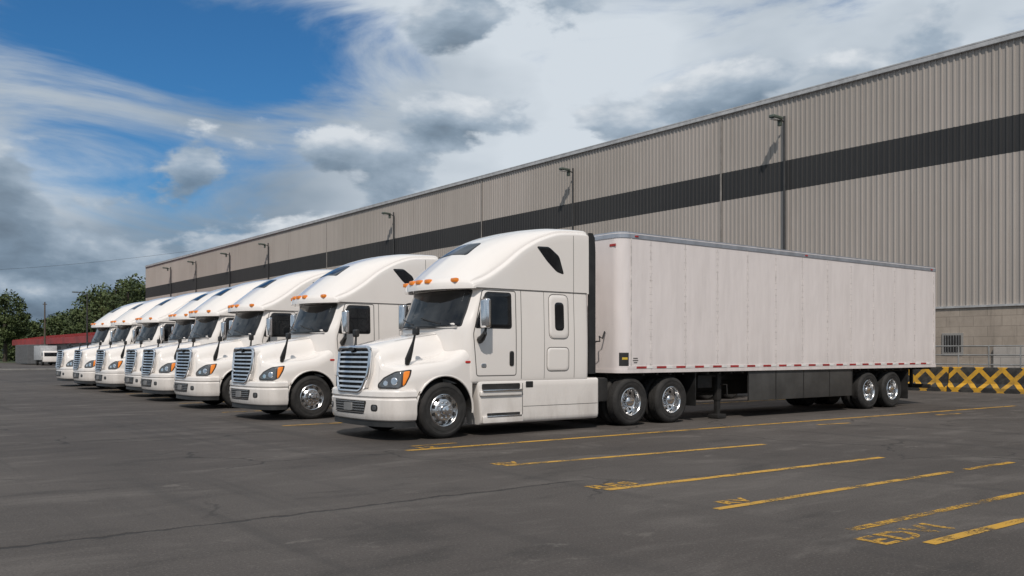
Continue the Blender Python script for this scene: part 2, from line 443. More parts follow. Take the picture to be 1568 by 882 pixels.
# grille
def gx(z): return -.075+(z-.8)*.10
OUT = roundpoly([(-.43, .86), (.43, .86), (.58, 1.18), (.59, 1.64), (-.59, 1.64), (-.58, 1.18)], .11, 5)
def bulge(y): return .06*(abs(y)/.6)**2
g = G(); pts = [(gx(z)-.015+bulge(y), y, z) for y, z in OUT]; pts.append(pts[0]); pts.append(pts[1])
g.add(*tube(pts, .036, 8)); part('grille_surround', g, CHROME)
n = len(OUT)
g = G(); V = [(gx(z)+bulge(y)+.018, y, z) for y, z in OUT]; V.append((gx(1.27)+.02, 0, 1.27))
g.add(V, [(i, (i+1) % n, n) for i in range(n)]); part('grille_back', g, DARK, None)
g = G(); V = [(gx(z)+bulge(y), y, z) for y, z in OUT]; V += [(v[0]+.16, v[1]*1.01, v[2]-(.01 if v[2] > 1.5 else 0)) for v in V]
g.add(V, [(i, (i+1) % n, n+(i+1) % n, n+i) for i in range(n)]); part('grille_shell', g, PAINT, 50)
def gw(z): return .43+.14*min(1, (z-.86)/.32) if z < 1.18 else .575
g = G()
for k in range(8):
    z = .94+k*.088; w = gw(z)
    V = []; F = []
    for j in range(13):
        y = -w+2*w*j/12; x = gx(z)+bulge(y)
        V += [(x-.036, y, z-.014), (x-.012, y, z+.020), (x+.008, y, z+.022), (x+.008, y, z-.016)]
    for j in range(12):
        for q in range(4): F.append((4*j+q, 4*j+(q+1) % 4, 4*j+4+(q+1) % 4, 4*j+4+q))
    g.add(V, F)
part('grille_bars', g, CHROME, 30)
g = G()
for y in (-.3, 0, .3): g.add(*tube([(gx(.9)+bulge(y)+.0, y, .9), (gx(1.6)+bulge(y)+.0, y, 1.6)], .010, 6))
part('grille_uprights', g, BLACK)
g = G(); V, F = tube([(gx(1.62)-.05, 0, 1.612), (gx(1.62)-.02, 0, 1.612)], .06, 20); V = [(v[0], v[1]*1.5, (v[2]-1.612)*.6+1.612) for v in V]; g.add(V, F); part('grille_badge', g, BLACK)
g = G()
g.add(*seam(BH, [(.62, -.45), (1.2, -.50), (1.75, -.56)], TOPF, .01)); g.mirror(); part('hood_crease', g, SEAM)
# hood mirrors
g = G()
g.add(*tube([(.56, -.98, 1.34), (.57, -1.0, 1.43), (.60, -1.04, 1.58), (.63, -1.08, 1.74), (.65, -1.10, 1.86)], [.04, .06, .045, .024, .02], 10))
V, F = box((.66, -1.12, 1.93), (.09, .15, .15), .04, seg=3); g.add(V, F)
g.mirror(); part('hood_mirrors', g, BLACK)
# door mirrors
g = G(); V, F = box((1.93, -1.46, 2.27), (.11, .22, .54), .045, seg=3); g.add(V, F); g.mirror(); part('mirror_shell', g, CHROME, 50)
g = G(); V, F = box((1.99, -1.46, 2.27), (.03, .19, .50), .01); g.add(V, F)
g.add(*tube([(1.95, -1.46, 2.02), (1.93, -1.44, 1.90), (1.93, -1.36, 1.82), (1.97, -1.22, 1.78)], [.03, .045, .06, .07], 8))
g.add(*tube([(1.95, -1.46, 2.50), (1.99, -1.40, 2.56), (2.08, -1.2, 2.58)], .016, 8))
g.mirror(); part('mirror_arms', g, BLACK)
# side fairing with steps
def sidef():
    lv = [(.21, .06), (.24, .02), (.32, .0), (.7, 0), (1.0, 0), (1.03, .03), (1.045, .08)]
    rings = []
    for z, ins in lv:
        y = -1.225+ins; x0 = 1.93+.10*(1.03-z)
        rings.append([(x0, -.75, z), (x0, y+.05, z), (x0+.03, y+.005, z), (x0+.09, y, z), (3.5, y, z), (4.93, y, z), (4.97, y+.01, z), (4.985, y+.05, z), (4.985, -.75, z)])
    B = dense(rings, 3, 4); nu, nv = B.shape[:2]
    V = B.reshape(-1, 3).tolist(); F = grid_faces(nu, nv, 0, True); F.append(tuple(range(nv))); F.append(tuple((nu-1)*nv+k for k in range(nv)))
    g = G(); g.add(V, F); return g
g = sidef(); BS = bvh_of(g.mesh('t', PAINT)); g.mirror(); part('side_fairing', g, PAINT, 35)
g = G(); g.add(*patch(BS, [(2.02, .86), (2.92, .86), (2.92, .97), (2.02, .97)], SIDE, .004, rad=.03)); g.add(*patch(BS, [(2.14, .375), (2.92, .375), (2.92, .42), (2.14, .42)], SIDE, .004, rad=.015)); g.mirror(); part('step_recess', g, DARK)
g = G(); g.add(*box((2.48, -1.245, .845), (.94, .09, .035), .012)); g.add(*box((2.52, -1.24, .36), (.82, .08, .03), .01)); g.mirror(); part('step_treads', g, ALU)
g = G()
V, F = box((2.5, -1.235, .30), (.95, .07, .14), .03, seg=3); g.add(V, F)
V, F = box((2.46, -1.23, .79), (.98, .07, .10), .03, seg=3); g.add(V, F)
g.mirror(); part('step_fairing', g, PAINT)
g = G(); g.add(*seam(BS, [(2.98, .24), (2.98, 1.02)], SIDE, .016)); g.add(*seam(BS, [(3.0, .52), (4.95, .52)], SIDE, .010)); g.mirror(); part('fairing_seams', g, SEAM)
g = G(); g.add(*patch(BS, [(3.06, .88), (3.24, .88), (3.24, 1.0), (3.06, 1.0)], SIDE, .006, rad=.02)); g.mirror(); part('fairing_vent', g, BLACK)
g = G(); g.add(*box((3.3, 0, 1.0), (3.1, 2.36, .07))); g.add(*box((3.3, 0, .7), (3.1, 1.5, .6), .05)); part('cab_underside', g, DARK)
# side extenders
g = G()
V = []; F = []
for z, dx in ((1.12, 0), (2.6, 0), (3.6, 0), (3.9, -.02), (3.99, -.08)):
    V += [(4.715, -1.215, z), (4.88+dx, -1.235, z), (4.88+dx, -1.205, z), (4.715, -1.18, z)]
for i in range(4):
    for q in range(4): F.append((4*i+q, 4*i+(q+1) % 4, 4*i+4+(q+1) % 4, 4*i+4+q))
F += [(0, 1, 2, 3), (16, 17, 18, 19)]
g.add(V, F); g.mirror(); part('side_extender', g, BLACK)
g = G()
for s in (-.43, .43): g.add(*box((4.6, s, .86), (7.0, .09, .26), .01))
for x in (5.2, 6.55, 7.9): g.add(*box((x, 0, .86), (.12, .8, .2)))
for x in (5.92, 7.18):
    g.add(*cylx((x, 0, .52), .09, 1.9)); g.add(*cylx((x, 0, .52), .22, .4, 'y', 24))
    for s in (-.5, .5): g.add(*box((x, s, .66), (.9, .1, .12), .02))
g.add(*cylx((1.22, 0, .45), .06, 1.9)); g.add(*box((.9, 0, .55), (1.4, .9, .4), .05))
part('chassis', g, DARK)
g = G(); g.add(*box((6.55, 0, 1.06), (1.0, .95, .10), .03)); g.add(*box((6.1, 0, 1.0), (.6, .9, .06), .02)); part('fifth_wheel', g, DARK)
g = G()
g.add(*box((7.98, -.92, .72), (.03, .6, .75), .01)); g.mirror(); part('mud_flaps', g, BLACK)
g = G(); g.add(*box((5.15, -.9, .78), (.35, .5, .5), .06)); g.mirror(); part('air_tanks', g, DARK)
g = G()
for y, zz in ((-.85, 1.75), (-.25, 1.7), (-.1, 1.62), (.1, 1.75)):
    pts = []
    for k in range(16):
        t = k/15; pts.append((4.72+.82*t, y+.05*math.sin(t*40), 2.0-math.sin(t*math.pi)*(2.0-zz)+.05*math.cos(t*40)))
    g.add(*tube(pts, .018, 6))
part('air_hoses', g, BLACK)
# wheels
TYRE = [(.285, .035), (.30, .012), (.33, .004), (.37, -.004), (.375, .0), (.42, -.004), (.425, -.010), (.455, -.006), (.485, .012), (.503, .035)]
def tyre(c, s, w=.28):
    p = list(TYRE)
    p.append((.508, .045))
    for k in range(4):
        y0 = .05+(w-.1)*(k+.5)/4
        p += [(.51, y0-.012), (.497, y0-.009), (.497, y0+.009), (.51, y0+.012)]
    p += [(r, w-yy) for r, yy in reversed(TYRE)]
    return lathe_y(p, c, s, 56)
def drive(gt, gr, gh, gd, x):
    c = (x, -1.23, .51)
    gt.add(*tyre(c, 1, .27)); gt.add(*tyre((x, -.90, .51), 1, .27))
    gr.add(*lathe_y([(.30, .03), (.296, .010), (.286, .003), (.277, .012), (.266, .03), (.262, .10), (.255, .15), (.235, .165), (.13, .165), (.12, .15)], c, 1, 56))
    gh.add(*lathe_y([(.12, .16), (.115, .04), (.10, .02), (.06, .01), (0.001, .01)], c, 1, 32))
    for k in range(10):
        a = 2*math.pi*(k+.5)/10; xx = c[0]+.205*math.cos(a); zz = c[2]+.205*math.sin(a)
        gd.add(*tube([(xx, c[1]+.158, zz), (xx, c[1]+.175, zz)], .03, 12))
        a = 2*math.pi*k/10; gh.add(*tube([(c[0]+.145*math.cos(a), c[1]+.13, c[2]+.145*math.sin(a)), (c[0]+.145*math.cos(a), c[1]+.165, c[2]+.145*math.sin(a))], .015, 6))
def wheel_sets():
    gt, gr, gh, gd = G(), G(), G(), G()
    c = (1.22, -1.185, .51)
    gt.add(*tyre(c, 1))
    gr.add(*lathe_y([(.30, .03), (.296, .012), (.286, .004), (.276, .012), (.268, .05), (.25, .065), (.235, .05), (.20, .012), (.175, -.004), (.12, -.006), (.105, -.01)], c, 1, 56))
    gh.add(*lathe_y([(.105, -.005), (.10, -.05), (.085, -.075), (.06, -.082), (.055, -.10), (0.001, -.104)], c, 1, 32))
    for k in range(10):
        a = 2*math.pi*(k+.5)/10; x = c[0]+.218*math.cos(a); z = c[2]+.218*math.sin(a)
        m = Matrix.Rotation(-a, 4, 'Y')
        V, F = tube([(0, -.012, 0), (0, .03, 0)], .036, 14)
        V = [m @ Vector((v[0]*.8, v[1], v[2])) for v in V]; gd.add([(v[0]+x, v[1]+c[1]+.025, v[2]+z) for v in V], F)
        a = 2*math.pi*k/10; gh.add(*tube([(c[0]+.145*math.cos(a), c[1]-.03, c[2]+.145*math.sin(a)), (c[0]+.145*math.cos(a), c[1], c[2]+.145*math.sin(a))], .016, 6))
    for x in (5.92, 7.18): drive(gt, gr, gh, gd, x)
    return gt, gr, gh, gd
gt, gr, gh, gd = wheel_sets()
for gg in (gt, gr, gh, gd): gg.mirror()
part('tyres', gt, RUBBER, 30); part('rims', gr, ALU, 30); part('hubs', gh, CHROME, 30); part('rim_holes', gd, DARK, None)
g = G(); g.add(*cylx((1.22, -1.05, .51), .27, .02)); g.add(*cylx((5.92, -.98, .51), .27, .02)); g.add(*cylx((7.18, -.98, .51), .27, .02)); g.mirror(); part('brake_drums', g, DARK)

# ------------------------------------------------------------------ TRAILER parts
TL = []
def tpart(name, g, mat, sharp=35):
    me = g.mesh(name, mat, sharp); TL.append((name, me)); return me
X0, X1, Z0, Z1, W = 5.55, 18.65, 1.15, 4.08, 1.29
def plan(x0, x1, w, r, n=8):
    P = []
    for k in range(n+1):
        a = math.pi+math.pi/2*k/n; P.append((x0+r+r*math.cos(a), -w+r+r*math.sin(a)))
    P.append((x1, -w)); P.append((x1, w))
    for k in range(n+1):
        a = math.pi/2+math.pi/2*k/n; P.append((x0+r+r*math.cos(a), w-r+r*math.sin(a)))
    return P
def prism(P, z0, z1):
    n = len(P); V = [(x, y, z0) for x, y in P]+[(x, y, z1) for x, y in P]
    F = [(i, (i+1) % n, n+(i+1) % n, n+i) for i in range(n)]+[tuple(range(n)), tuple(range(n, 2*n))]
    return V, F
g = G(); g.add(*prism(plan(X0, X1, W, .26, 12), Z0+.02, Z1-.01)); bx = tpart('box_body', g, TRAIL, 30); BT = bvh_of(bx)
g = G(); g.add(*prism(plan(X0-.012, X1+.01, W+.014, .27, 12), 3.97, 4.055)); g.add(*prism(plan(X0+.01, X1-.01, W-.01, .26, 12), 4.055, 4.10)); tpart('top_rail', g, ALUP)
g = G(); g.add(*prism(plan(X0-.012, X1+.01, W+.014, .27, 12), 1.12, 1.20)); tpart('bottom_rail', g, TRAIL)
g = G()
x = 6.45
while x < 18.5:
    g.add(*box((x, -W-.002, 2.585), (.016, .006, 2.76))); x += 1.1
for xx in (5.85, 18.55): g.add(*box((xx, -W-.003, 2.585), (.03, .012, 2.76)))
g.mirror(); tpart('panel_joints', g, simple('joint_strip', (.60, .565, .545), .45, .0, var=.25, vs=8))
g = G()
x = 6.45
while x < 18.5:
    for k in range(18):
        z = 1.3+k*.15
        for dx in (-.03, .03): g.add(*box((x+dx, -W-.002, z), (.010, .008, .010)))
    x += 1.1
g.mirror(); tpart('rivets', g, RIVET, None)
gr_, gw_ = G(), G()
x = 5.95
while x < 18.3:
    gr_.add(*box((x+.2, -W-.0155, 1.235), (.30, .004, .045)))
    gw_.add(*box((x+.45, -W-.0155, 1.235), (.17, .004, .045))); x += .62
gs = G(); gs.add(*box((12.1, -W-.006, 1.235), (12.7, .014, .06))); gs.mirror(); tpart('tape_strip', gs, TRAIL)
gr_.mirror(); gw_.mirror(); tpart('red_reflectors', gr_, REDT); tpart('white_reflectors', gw_, WHT)
g = G(); g.add(*patch(BT, [(5.60, 1.27), (5.78, 1.27), (5.78, 1.55), (5.60, 1.55)], SIDE, .006, step=.03)); g.mirror(); tpart('label', g, LABEL)
g = G(); g.add(*patch(BT, [(5.64, 1.40), (5.75, 1.40), (5.75, 1.45), (5.64, 1.45)], SIDE, .010, step=.03)); g.mirror(); tpart('label_print', g, LABY)
g = G()
for k, wd in enumerate((.10, .16, .13)): g.add(*box((5.98, -W-.003, 1.34+k*.045), (wd, .005, .02)))
g.mirror(); tpart('side_text', g, SEAM, None)
g = G()
for a in (-1.05, 1.05): g.add(*box((X0-.005, a, 3.82), (.01, .18, .05)))
for xx in (6.0, 12.1, 18.4): g.add(*box((xx, -W-.02, 4.01), (.10, .02, .035), .008))
tpart('marker_lamps', g, REDT)
g = G(); g.add(*box((X0-.05, 0, 2.1), (.10, .5, .35), .02)); g.add(*box((X0-.02, 0, 2.9), (.03, .04, 1.9))); tpart('front_connector_box', g, GREY)
g = G()
for s in (-.5, .5): g.add(*box((12.2, s, 1.0), (12.6, .1, .22), .01))
x = 6.3
while x < 18.6: g.add(*box((x, 0, 1.09), (.06, 2.45, .06))); x += .42
for s in (-.52, .52): g.add(*box((15.9, s, .86), (3.8, .1, .14), .01))
for xx in (15.14, 16.35):
    g.add(*cylx((xx, 0, .52), .08, 2.0))
    for s in (-.52, .52): g.add(*box((xx+.1, s, .66), (.8, .09, .12), .02)); g.add(*cylx((xx+.35, s, .72), .13, .22, 'z', 16))
tpart('underframe', g, DARK)
g = G()
for s in (-.95, .95):
    g.add(*box((9.05, s, .80), (.14, .14, .75), .01)); g.add(*box((9.05, s, .35), (.11, .11, .5), .01)); g.add(*box((9.05, s, .06), (.32, .30, .10), .02))
    g.add(*tube([(9.05, s*.95, .9), (9.85, s*.6, 1.05)], .03, 8)); g.add(*tube([(9.0, s, 1.0), (8.2, s, 1.1)], .03, 8))
g.add(*tube([(9.05, -.95, .62), (9.05, .95, .62)], .025, 8)); g.add(*tube([(9.1, -.95, .8), (9.1, -1.2, .8), (9.1, -1.2, .55)], .018, 8))
g.add(*box((8.5, -.9, .88), (.5, .3, .3), .03))
tpart('landing_gear', g, DARK)
g = G(); V, F = box((12.05, -1.24, .76), (4.45, .03, .72), .01); g.add(V, F); g.mirror(); tpart('side_skirt', g, SKIRT)
g = G()
for x in (9.83, 10.9, 12.05, 13.2, 14.26): g.add(*box((x, -1.2565, .76), (.03, .006, .72)))
g.mirror(); tpart('skirt_ribs', g, BLACK)
gt, gr, gh, gd = G(), G(), G(), G()
for x in (15.14, 16.35): drive(gt, gr, gh, gd, x)
for gg in (gt, gr, gh, gd): gg.mirror()
tpart('trailer_tyres', gt, RUBBER, 30); tpart('trailer_rims', gr, ALU, 30); tpart('trailer_hubs', gh, CHROME, 30); tpart('trailer_rim_holes', gd, DARK, None)
g = G(); g.add(*box((18.62, 0, .55), (.1, 2.3, .12), .02))
for s in (-.6, .6): g.add(*box((18.55, s, .85), (.08, .08, .6)))
for s in (-.92, .92): g.add(*box((17.2, s, .62), (.02, .6, .8)))
tpart('rear_guard', g, DARK)
g = G()
for y in (-.95, -.35, .35, .95): g.add(*tube([(18.69, y, 1.25), (18.69, y, 3.95)], .018, 8))
g.add(*box((18.665, 0, 2.6), (.02, .02, 2.7))); tpart('door_bars', g, ALU)
g = G()
for s in (-1.1, -.95, .95, 1.1): g.add(*box((18.67, s, 1.16), (.03, .1, .07), .01))
tpart('tail_lights', g, RED)

# ------------------------------------------------------------------ place trucks
def place(name, parts, loc, rotz=0):
    e = bpy.data.objects.new(name, None); COL.objects.link(e); e.location = loc; e.rotation_euler = (0, 0, rotz); e.empty_display_size = .3
    for n, me in parts:
        o = bpy.data.objects.new(n, me); COL.objects.link(o); o.parent = e
    return e
TRUCKS = [(7.65, 14.65), (7.80, 20.45), (8.02, 25.5), (8.30, 29.9), (8.62, 33.2), (8.58, 37.4), (8.62, 41.5), (8.72, 45.6)]
for i, (x, y) in enumerate(TRUCKS):
    rz = 0 if i == 0 else random.uniform(-.004, .004)
    place('semi_truck', TR, (x, y, 0), rz)
    place('semi_trailer', TL, (x, y, 0), rz)

def obj(name, me, parent=None, loc=(0, 0, 0)):
    o = bpy.data.objects.new(name, me); COL.objects.link(o); o.location = loc
    if parent: o.parent = parent
    return o
def empty(name, loc=(0, 0, 0), rz=0):
    e = bpy.data.objects.new(name, None); COL.objects.link(e); e.location = loc; e.rotation_euler = (0, 0, rz); return e

# ------------------------------------------------------------------ ground
def mk_asphalt():
    m, nt, b = newmat('asphalt'); o = OBJ(nt)
    sep = N(nt, 'ShaderNodeSeparateXYZ'); nt.links.new(o, sep.inputs[0]); X, Y = sep.outputs[0], sep.outputs[1]
    big = NOISE(nt, o, .12, 4, .6); mid = NOISE(nt, MAPV(nt, o, (.6, 1.6, 1)), .7, 6, .68, .4); fine = NOISE(nt, o, 45, 3, .75); med = NOISE(nt, o, 8, 5, .7)
    base = MIX(nt, RAMP(nt, big, .35, .65), (.060, .052, .047), (.090, .080, .073))
    base = MIX(nt, M(nt, 'MULTIPLY', RAMP(nt, mid, .5, .68), .7), base, (.122, .109, .099))
    base = MIX(nt, M(nt, 'MULTIPLY', RAMP(nt, mid, .47, .30), .7), base, (.040, .036, .033))
    base = MIX(nt, M(nt, 'MULTIPLY', RAMP(nt, fine, .54, .72), .6), base, (.185, .168, .152))
    base = MIX(nt, M(nt, 'MULTIPLY', RAMP(nt, fine, .46, .30), .6), base, (.022, .020, .019))
    base = MIX(nt, M(nt, 'MULTIPLY', RAMP(nt, med, .58, .75), .35), base, (.15, .135, .124))
    tr = NOISE(nt, MAPV(nt, o, (1.1, .05, 1)), 1.6, 3, .6)
    base = MIX(nt, M(nt, 'MULTIPLY', RAMP(nt, tr, .52, .7), .4), base, (.040, .037, .035))
    # pale scuffed patches
    sc_ = NOISE(nt, MAPV(nt, o, (1, 1.3, 1), (3, 7, 0)), .9, 8, .75)
    base = MIX(nt, M(nt, 'MULTIPLY', RAMP(nt, sc_, .60, .70), .45), base, (.21, .19, .17))
    wob = NOISE(nt, o, 1.3, 5, .7)
    def line(coord, pos, wd, mask=None):
        d = M(nt, 'ABSOLUTE', M(nt, 'SUBTRACT', M(nt, 'ADD', coord, M(nt, 'MULTIPLY', M(nt, 'SUBTRACT', wob, .5), .45)), pos))
        f = M(nt, 'SUBTRACT', 1.0, RAMP(nt, d, wd*.3, wd))
        if mask is not None: f = M(nt, 'MULTIPLY', f, mask)
        return f
    l1 = line(Y, 8.05, .045, M(nt, 'SUBTRACT', 1.0, RAMP(nt, X, 7.0, 7.6)))
    l2 = line(Y, 16.9, .03, M(nt, 'SUBTRACT', 1.0, RAMP(nt, X, 6.0, 7.5)))
    dv = N(nt, 'ShaderNodeVectorMath', operation='ADD')
    nn = N(nt, 'ShaderNodeTexNoise'); nn.inputs['Scale'].default_value = 1.1; nn.inputs['Detail'].default_value = 5; nt.links.new(o, nn.inputs['Vector'])
    nt.links.new(o, dv.inputs[0]); nt.links.new(nn.outputs['Color'], dv.inputs[1])
    vo = N(nt, 'ShaderNodeTexVoronoi', feature='DISTANCE_TO_EDGE'); vo.inputs['Scale'].default_value = .22; nt.links.new(dv.outputs[0], vo.inputs['Vector'])
    cr = M(nt, 'MULTIPLY', M(nt, 'SUBTRACT', 1.0, RAMP(nt, vo.outputs['Distance'], .001, .007)), RAMP(nt, NOISE(nt, o, .25, 2), .45, .54))
    cracks = M(nt, 'MAXIMUM', M(nt, 'MAXIMUM', l1, l2), M(nt, 'MULTIPLY', cr, .8))
    base = MIX(nt, M(nt, 'MULTIPLY', cracks, .75), base, (.022, .021, .02))
    nt.links.new(base, b.inputs['Base Color'])
    nt.links.new(M(nt, 'ADD', .72, M(nt, 'MULTIPLY', big, .22)), b.inputs['Roughness'])
    b.inputs['Specular IOR Level'].default_value = .28
    hgt = M(nt, 'SUBTRACT', M(nt, 'ADD', M(nt, 'MULTIPLY', fine, .4), M(nt, 'MULTIPLY', med, .4)), cracks)
    BUMP(nt, hgt, .6, .025, b)
    return m
ASPH = mk_asphalt()
obj('ground', mesh_from('ground', [(-1500, -1500, 0), (1500, -1500, 0), (1500, 1500, 0), (-1500, 1500, 0)], [(0, 1, 2, 3)], ASPH, None))

def mk_yellow(name, lo, hi):
    m, nt, b = newmat(name); o = OBJ(nt)
    n1 = NOISE(nt, o, 2.2, 7, .75); n2 = NOISE(nt, o, 30, 4, .7)
    c = MIX(nt, RAMP(nt, n1, .35, .7), (.52, .28, .02), (.36, .22, .05)); nt.links.new(c, b.inputs['Base Color']); b.inputs['Roughness'].default_value = .65
    wear = M(nt, 'ADD', M(nt, 'MULTIPLY', n1, .6), M(nt, 'MULTIPLY', n2, .4)); f = RAMP(nt, wear, lo, hi)
    tr = N(nt, 'ShaderNodeBsdfTransparent'); mx = N(nt, 'ShaderNodeMixShader'); out = nt.nodes['Material Output']
    nt.links.new(f, mx.inputs[0]); nt.links.new(b.outputs[0], mx.inputs[1]); nt.links.new(tr.outputs[0], mx.inputs[2]); nt.links.new(mx.outputs[0], out.inputs['Surface'])
    return m
Y1, Y2 = mk_yellow('yellow_paint', .50, .60), mk_yellow('yellow_paint_worn', .44, .56)
pm = empty('parking_markings')
def stripe(a, b, w, mat):
    a = Vector(a); b = Vector(b); t = (b-a).normalized(); n = Vector((-t.y, t.x))*w/2
    V = []; F = []; K = max(2, int((b-a).length/.25))
    for i in range(K+1):
        p = a+(b-a)*i/K; j1, j2 = random.uniform(.9, 1.06), random.uniform(.9, 1.06)
        V += [(p.x+n.x*j1, p.y+n.y*j1, .004), (p.x-n.x*j2, p.y-n.y*j2, .004)]
    for i in range(K): F.append((2*i, 2*i+1, 2*i+3, 2*i+2))
    obj('stripe', mesh_from('stripe', V, F, mat, None), pm)
stripe((7.3, 12.18), (27.5, 11.6), .14, Y1)
stripe((7.4, 9.74), (12.6, 9.32), .13, Y1)
stripe((7.0, 7.32), (12.4, 7.10), .13, Y1)
stripe((7.0, 5.75), (11.6, 5.69), .11, Y1)
stripe((12.0, 5.68), (13.3, 5.66), .11, Y2)
stripe((7.1, 4.36), (12.2, 4.34), .11, Y2)
stripe((7.1, 3.66), (12.0, 3.62), .12, Y1)
stripe((7.4, 1.8), (12.4, 1.8), .12, Y1)
stripe((16.9, 11.15), (17.9, 11.0), .12, Y1); stripe((21.9, 11.1), (22.9, 11.0), .12, Y1)
for y, x0 in ((17.9, 7.7), (22.9, 8.2), (27.7, 8.6), (31.6, 8.9), (35.3, 9), (39.4, 9)): stripe((x0, y), (26, y), .12, Y1)
stripe((7.7, 12.7), (8.6, 12.7), .10, Y2)
def ptext(s, loc, size, mat):
    cu = bpy.data.curves.new('t', 'FONT'); cu.body = s; cu.size = size; cu.space_character = 1.1; cu.offset = .010
    to = bpy.data.objects.new('t', cu); COL.objects.link(to); bpy.context.view_layer.update()
    me = bpy.data.meshes.new_from_object(to.evaluated_get(bpy.context.evaluated_depsgraph_get())); bpy.data.objects.remove(to)
    me.materials.clear(); me.materials.append(mat); o = obj('lettering', me, pm); o.location = (loc[0], loc[1], .004); o.scale = (1.25, 1, 1)
ptext('EDVI', (6.75, 3.84), .42, Y2); ptext('RES', (6.95, 7.42), .34, Y2); ptext('EV', (7.35, 9.83), .30, Y2); ptext('RV', (7.3, 5.85), .28, Y2); ptext('12', (7.6, 12.3), .3, Y2)

# ------------------------------------------------------------------ warehouse
def mk_metal(name, c1, c2, stain):
    m, nt, b = newmat(name); o = OBJ(nt)
    st = NOISE(nt, MAPV(nt, o, (1, 2.2, .12)), 1.4, 5, .7); lg = NOISE(nt, o, .08, 3)
    sh = N(nt, 'ShaderNodeSeparateXYZ'); nt.links.new(o, sh.inputs[0])
    pan = N(nt, 'ShaderNodeTexWhiteNoise', noise_dimensions='1D'); nt.links.new(M(nt, 'FLOOR', M(nt, 'DIVIDE', sh.outputs[1], .84)), pan.inputs['W'])
    c = MIX(nt, RAMP(nt, lg, .35, .65), c1, c2)
    c = MIX(nt, M(nt, 'MULTIPLY', pan.outputs[0], .14), c, tuple(x*.55 for x in c1))
    c = MIX(nt, M(nt, 'MULTIPLY', RAMP(nt, st, .5, .78), .5), c, stain)
    nt.links.new(c, b.inputs['Base Color']); b.inputs['Roughness'].default_value = .55
    return m
MW = mk_metal('corrugated_cladding', (.39, .355, .325), (.34, .31, .28), (.23, .20, .175))
MS = mk_metal('dark_cladding', (.022, .022, .023), (.03, .03, .03), (.045, .043, .04))
FLASH = simple('roof_flashing', (.45, .45, .45), .45, .2, var=.15)
def mk_conc(name, c1, c2, block=True):
    m, nt, b = newmat(name); o = OBJ(nt)
    n1 = NOISE(nt, o, .8, 6, .7); n2 = NOISE(nt, MAPV(nt, o, (1, 2, .3)), 1.5, 5, .7); n3 = NOISE(nt, o, 20, 3)
    c = MIX(nt, RAMP(nt, n1, .35, .65), c1, c2); c = MIX(nt, M(nt, 'MULTIPLY', RAMP(nt, n2, .5, .72), .6), c, tuple(x*.45 for x in c1))
    c = MIX(nt, M(nt, 'MULTIPLY', n3, .2), c, tuple(x*.6 for x in c2))
    if block:
        sx = N(nt, 'ShaderNodeSeparateXYZ'); nt.links.new(o, sx.inputs[0]); cx = N(nt, 'ShaderNodeCombineXYZ'); nt.links.new(sx.outputs[1], cx.inputs[0]); nt.links.new(sx.outputs[2], cx.inputs[1])
        br = N(nt, 'ShaderNodeTexBrick'); nt.links.new(cx.outputs[0], br.inputs['Vector']); br.inputs['Scale'].default_value = 1; br.inputs['Brick Width'].default_value = 1.2; br.inputs['Row Height'].default_value = .45; br.inputs['Mortar Size'].default_value = .012
        br.inputs['Color1'].default_value = (1, 1, 1, 1); br.inputs['Color2'].default_value = (.8, .8, .8, 1); br.inputs['Mortar'].default_value = (.4, .4, .4, 1)
        mu = N(nt, 'ShaderNodeMix', data_type='RGBA', blend_type='MULTIPLY'); mu.inputs[0].default_value = .6; nt.links.new(c, mu.inputs[6]); nt.links.new(br.outputs[0], mu.inputs[7]); c = mu.outputs[2]
    nt.links.new(c, b.inputs['Base Color']); b.inputs['Roughness'].default_value = .9; BUMP(nt, M(nt, 'ADD', n1, M(nt, 'MULTIPLY', n3, .3)), .4, .03, b)
    return m
CB = mk_conc('concrete_base', (.42, .36, .30), (.34, .29, .24)); CB2 = mk_conc('concrete_plinth', (.52, .49, .45), (.42, .39, .36)); CON = mk_conc('concrete', (.3, .29, .27), (.24, .23, .22), False)
wh = empty('warehouse'); WX, YA, YB = 40.0, -25.0, 145.0
def corr(name, z0, z1, mat):
    V = []; y = YA; p = .28; d = .045
    prof = []
    while y < YB: prof += [(y, 0), (y+.16, 0), (y+.19, -d), (y+.25, -d)]; y += p
    prof.append((YB, 0))
    for yy, dx in prof: V += [(WX+dx, yy, z0), (WX+dx, yy, z1)]
    F = [(2*i, 2*i+1, 2*i+3, 2*i+2) for i in range(len(prof)-1)]
    obj(name, mesh_from(name, V, F, mat, None), wh)
corr('cladding_lower', 3.62, 10.05, MW); corr('cladding_stripe', 10.05, 11.62, MS); corr('cladding_upper', 11.62, 14.85, MW)
def wpart(name, boxes, mat):
    g = G()
    for b in boxes: g.add(*box(*b))
    obj(name, g.mesh(name, mat, None), wh)
wpart('roof_flashing', [((WX-.03, 60, 14.93), (.26, 170.2, .2), .02), ((WX-.11, 60, 15.06), (.12, 170.3, .06))], FLASH)
wpart('drip_sill', [((WX-.04, 60, 3.58), (.16, 170.1, .09))], FLASH)
wpart('base_wall', [((WX+.1, 60, 1.77), (.3, 170, 3.54))], CB)
wpart('building_mass', [((WX+30, 60, 7.4), (59.5, 169.8, 14.8))], MW)
wpart('roof', [((WX+30, 60, 14.95), (59.8, 170, .12))], GREY)
wpart('plinth', [((WX-.12, -3.6, .9), (.16, 42.6, 1.8), .02)], CB2)
wpart('vent_frame', [((WX-.07, 19.5, 1.95), (.06, .95, .95), .01)], CON)
wpart('vent_opening', [((WX-.103, 19.5, 1.95), (.012, .75, .75))], DARK)
wpart('vent_bars', [((WX-.12, 19.2+k*.12, 1.95), (.02, .02, .75)) for k in range(6)], GREY)
wpart('cladding_joints', [((WX-.055, y, 9.2), (.03, .10, 11.2)) for y in (32.5, 55.5, 82, 7, -14)], simple('joint', (.25, .23, .21), .6))
